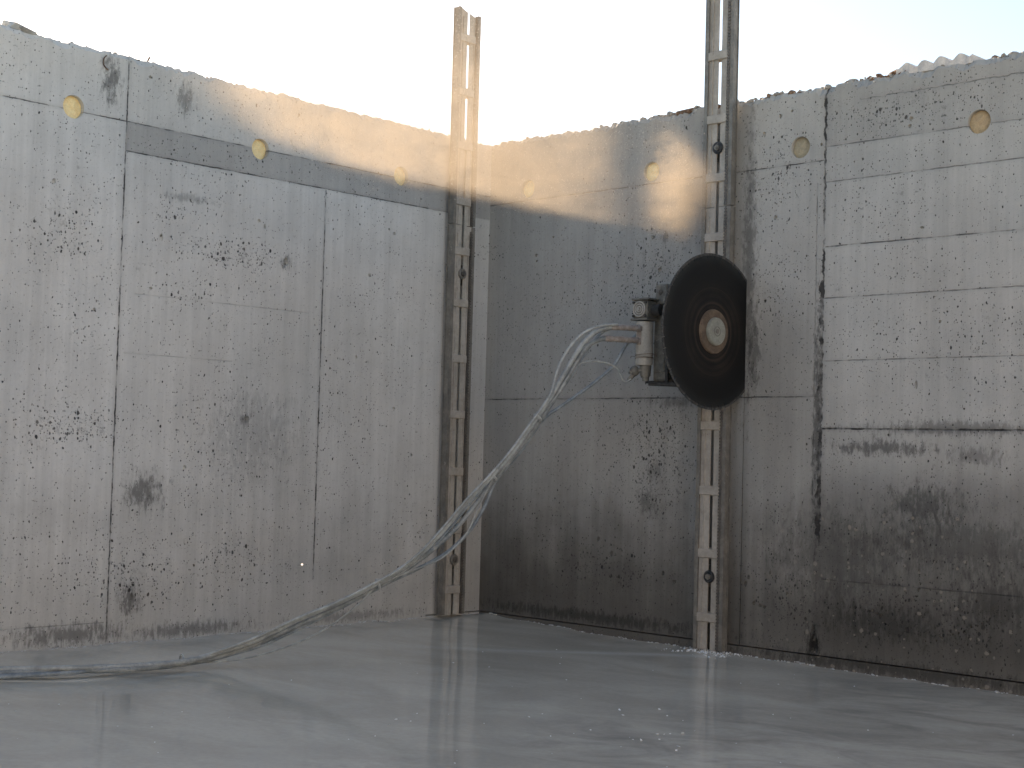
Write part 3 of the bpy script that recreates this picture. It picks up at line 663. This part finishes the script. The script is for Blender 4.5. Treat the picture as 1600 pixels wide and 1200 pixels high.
# wavy white sheet
bm = bmesh.new(); rows = []; n = 48
for i in range(n+1):
    x = -.17 + .40*i/n; h = .032*abs(math.cos(math.pi*(x+.12)/.095)) + .006*noise.noise(Vector((x*12, 0, 0)))
    tl = .0 + (.015*noise.noise(Vector((x*25, 3, 0))))
    rows.append([bm.verts.new(c) for c in ((x, -.012+tl, h), (x, .14, h+.004), (x, .14, -.02), (x, -.010+tl, -.025))])
for p, q in zip(rows, rows[1:]):
    for k in range(4): bm.faces.new((p[k], p[(k+1) % 4], q[(k+1) % 4], q[k]))
bm.faces.new(rows[0]); bm.faces.new(rows[-1])
o = obj('corrugated_sheet', bm, M_WHITE, smooth=True); o.location = (2.96, .03, 2.918); tag(o, 'white corrugated sheet scrap with a wavy edge lying on the right wall top', 'sheet')
# loose crumbs along both tops
bm = bmesh.new(); bm2 = bmesh.new()
for i in range(230):
    x = random.choice([random.uniform(.1, 3.6), random.uniform(1.0, 2.3), random.uniform(2.5, 2.85), random.uniform(1.2, 1.75)])
    s = random.choice([.006, .008, .010, .014, .018, .022]); rock(bm if i % 3 else bm2, (x, random.uniform(.02, .06), top_z(x, 11.0, 1.25)+s*.15), s, i)
tag(obj('rubble', bm, M_RUB), 'loose crumbs of broken concrete along the top of the right wall', 'rubble', kind='stuff')
tag(obj('rubble', bm2, M_RUBD), 'dark brown crumbs scattered among the concrete crumbs on the right wall top', 'rubble', kind='stuff')
bm = bmesh.new()
for i in range(90):
    y = -random.uniform(.0, 3.6)
    s = random.choice([.005, .006, .008, .012]); rock(bm, (-random.uniform(.02, .06), y, top_z(y, 3.0, 1.0)+s*.15), s, i+200)
tag(obj('rubble', bm, M_RUB), 'loose crumbs of broken concrete along the top of the left wall', 'rubble', kind='stuff')

# slurry crumbs piled against the foot of the walls and froth by the right rail
bm = bmesh.new()
for i in range(420):
    if random.random() < .45: y = -random.uniform(.5, 4.2); x = abs(random.gauss(.004, .010))
    else: x = random.uniform(.1, 4.2); y = -abs(random.gauss(.004, .010))
    rock(bm, (x, y, zfloor(x, y)+.001), random.choice([.004, .005, .007, .010]), i, .6)
tag(obj('slurry_crumbs', bm, M_CRUMB), 'crumbly grey slurry edge along the foot of the two walls', 'slurry', kind='stuff')
bm = bmesh.new()
for i in range(260):
    x = random.gauss(1.80, .09); y = -abs(random.gauss(.06, .08))
    s = random.choice([.002, .003, .004, .006]); rock(bm, (x, y, zfloor(x, y)+s*.3), s, i, .6)
for i in range(75):
    a = random.random()
    x = random.uniform(1.0, 4.2); y = -random.uniform(.3, 4.3); s = random.choice([.002, .003, .004])
    rock(bm, (x, y, zfloor(x, y)+.001), s, i, .4)
for i in range(22):
    x = random.gauss(3.05, .25); y = random.gauss(-2.15, .25)
    rock(bm, (x, y, zfloor(x, y)+.002), random.choice([.003, .004, .006]), i, .4)
tag(obj('foam_flecks', bm, M_FLECK), 'small white flecks of foam floating on the wet floor', 'foam', kind='stuff')

# ------------------------------------------------------------------ spray lit by the sun that clears the left wall
def spray_mat():
    m = bpy.data.materials.new('spray'); m.use_nodes = True; t = m.node_tree; t.nodes.clear(); E.nt = NT(m)
    pv = t.nodes.new('ShaderNodeVolumePrincipled'); out = t.nodes.new('ShaderNodeOutputMaterial'); t.links.new(pv.outputs[0], out.inputs['Volume'])
    pv.inputs['Color'].default_value = (.52, .44, .35, 1); pv.inputs['Anisotropy'].default_value = .3
    p, x, y, z = pos()
    ay = y * -1.0
    sg = ay * .035 + .06
    thick = E.m('POWER', 2.718, ((x - 1.95) * (x - 1.95)) / (sg * sg) * -1.0)
    # borders of the jet: tip at y=-.38, z=2.36 opening upward and towards the room
    n1 = nz(vec(x * .6, y, z), 3.2, 5.0, .6, .4); n2 = nz(vec(x * .7, y, z), 14.0, 5.0, .7)
    w = (n1 - .5) * .45 + (n2 - .5) * .12
    up = sstep((z - 2.37) - (ay - .38) * .78 + w * .9, .04, -.16)
    lowb = sstep((2.33 - z) - (ay - .38) * 1.25 + w * .5, .08, -.05)
    near = E.m('POWER', 2.718, ((ay - .52) / .20) * ((ay - .52) / .20) * -1.0) * 9.0
    far = sstep(ay, .95, 1.5) * 1.0 + sstep(ay, 1.6, 2.6) * .5
    wisp = sstep(n1 * .5 + n2 * .5, .40, .59) * 1.35 + .05
    fa = (ay - 2.4).max(0.0)
    end = sstep(ay, 3.65, 2.9) * sstep(z, 3.5, 3.0) * sstep(z + (n2 - .5) * .10, 2.35, 2.80, 1.0, .22) * sstep(z - fa * fa * .27 + (n1 - .5) * .10, 2.03, 2.11)
    dn = (near * wisp * .9 + far * (wisp * .7 + .32)) * thick * up * lowb * end * DENS
    t.links.new(dn.s, pv.inputs['Density'])
    return m
DENS = 2.2
bm = bmesh.new(); box(bm, 1.3, 2.6, -3.75, -.02, 1.95, 3.55)
tag(obj('water_spray', bm, spray_mat()), 'tan sunlit water mist blown from the top of the saw blade', 'mist', kind='stuff')
ico = [(0, 0, 1), (.894, 0, .447), (.276, .851, .447), (-.724, .526, .447), (-.724, -.526, .447), (.276, -.851, .447), (.724, .526, -.447), (-.276, .851, -.447), (-.894, 0, -.447), (-.276, -.851, -.447), (.724, -.526, -.447), (0, 0, -1)]
verts = []; faces = []
OC = [(1, 0, 0), (-1, 0, 0), (0, 1, 0), (0, -1, 0), (0, 0, 1), (0, 0, -1)]; OF = [(0, 2, 4), (2, 1, 4), (1, 3, 4), (3, 0, 4), (2, 0, 5), (1, 2, 5), (3, 1, 5), (0, 3, 5)]
cnt = 0
while cnt < 12000:
    ay = random.uniform(.35, 3.4) ; z = random.uniform(1.98, 2.95)
    if z > 2.40+(ay-.38)*.78 or z < 2.30-(ay-.38)*1.25: continue
    if z < 2.06 + .27*max(ay-2.4, 0)**2: continue
    x = random.gauss(1.95, .05+.06*ay)
    s = random.choice([.0006, .0008, .0010, .0014]); b0 = len(verts)
    sh = Vector((0, -.6, .5)).normalized() if random.random() < .5 else Vector((0, 0, 1))
    for c in OC:
        v = Vector(c); v = v + sh*v.dot(sh)*random.choice([0, 1.5]) ; verts.append((x+v.x*s, -ay+v.y*s, z+v.z*s))
    faces += [tuple(b0+i for i in f) for f in OF]; cnt += 1
me = bpy.data.meshes.new('water_droplets'); me.from_pydata(verts, [], faces)
md, b = material('water droplet', .3, 0, .5); b.inputs['Base Color'].default_value = (.75, .70, .62, 1); b.inputs['Transmission Weight'].default_value = .0
b.inputs['Subsurface Weight'].default_value = 0
me.materials.append(md); o = bpy.data.objects.new('water_droplets', me); COL.objects.link(o)
tag(o, 'fine bright droplets flying in the sunlit mist left of the blade', 'droplets', kind='stuff')
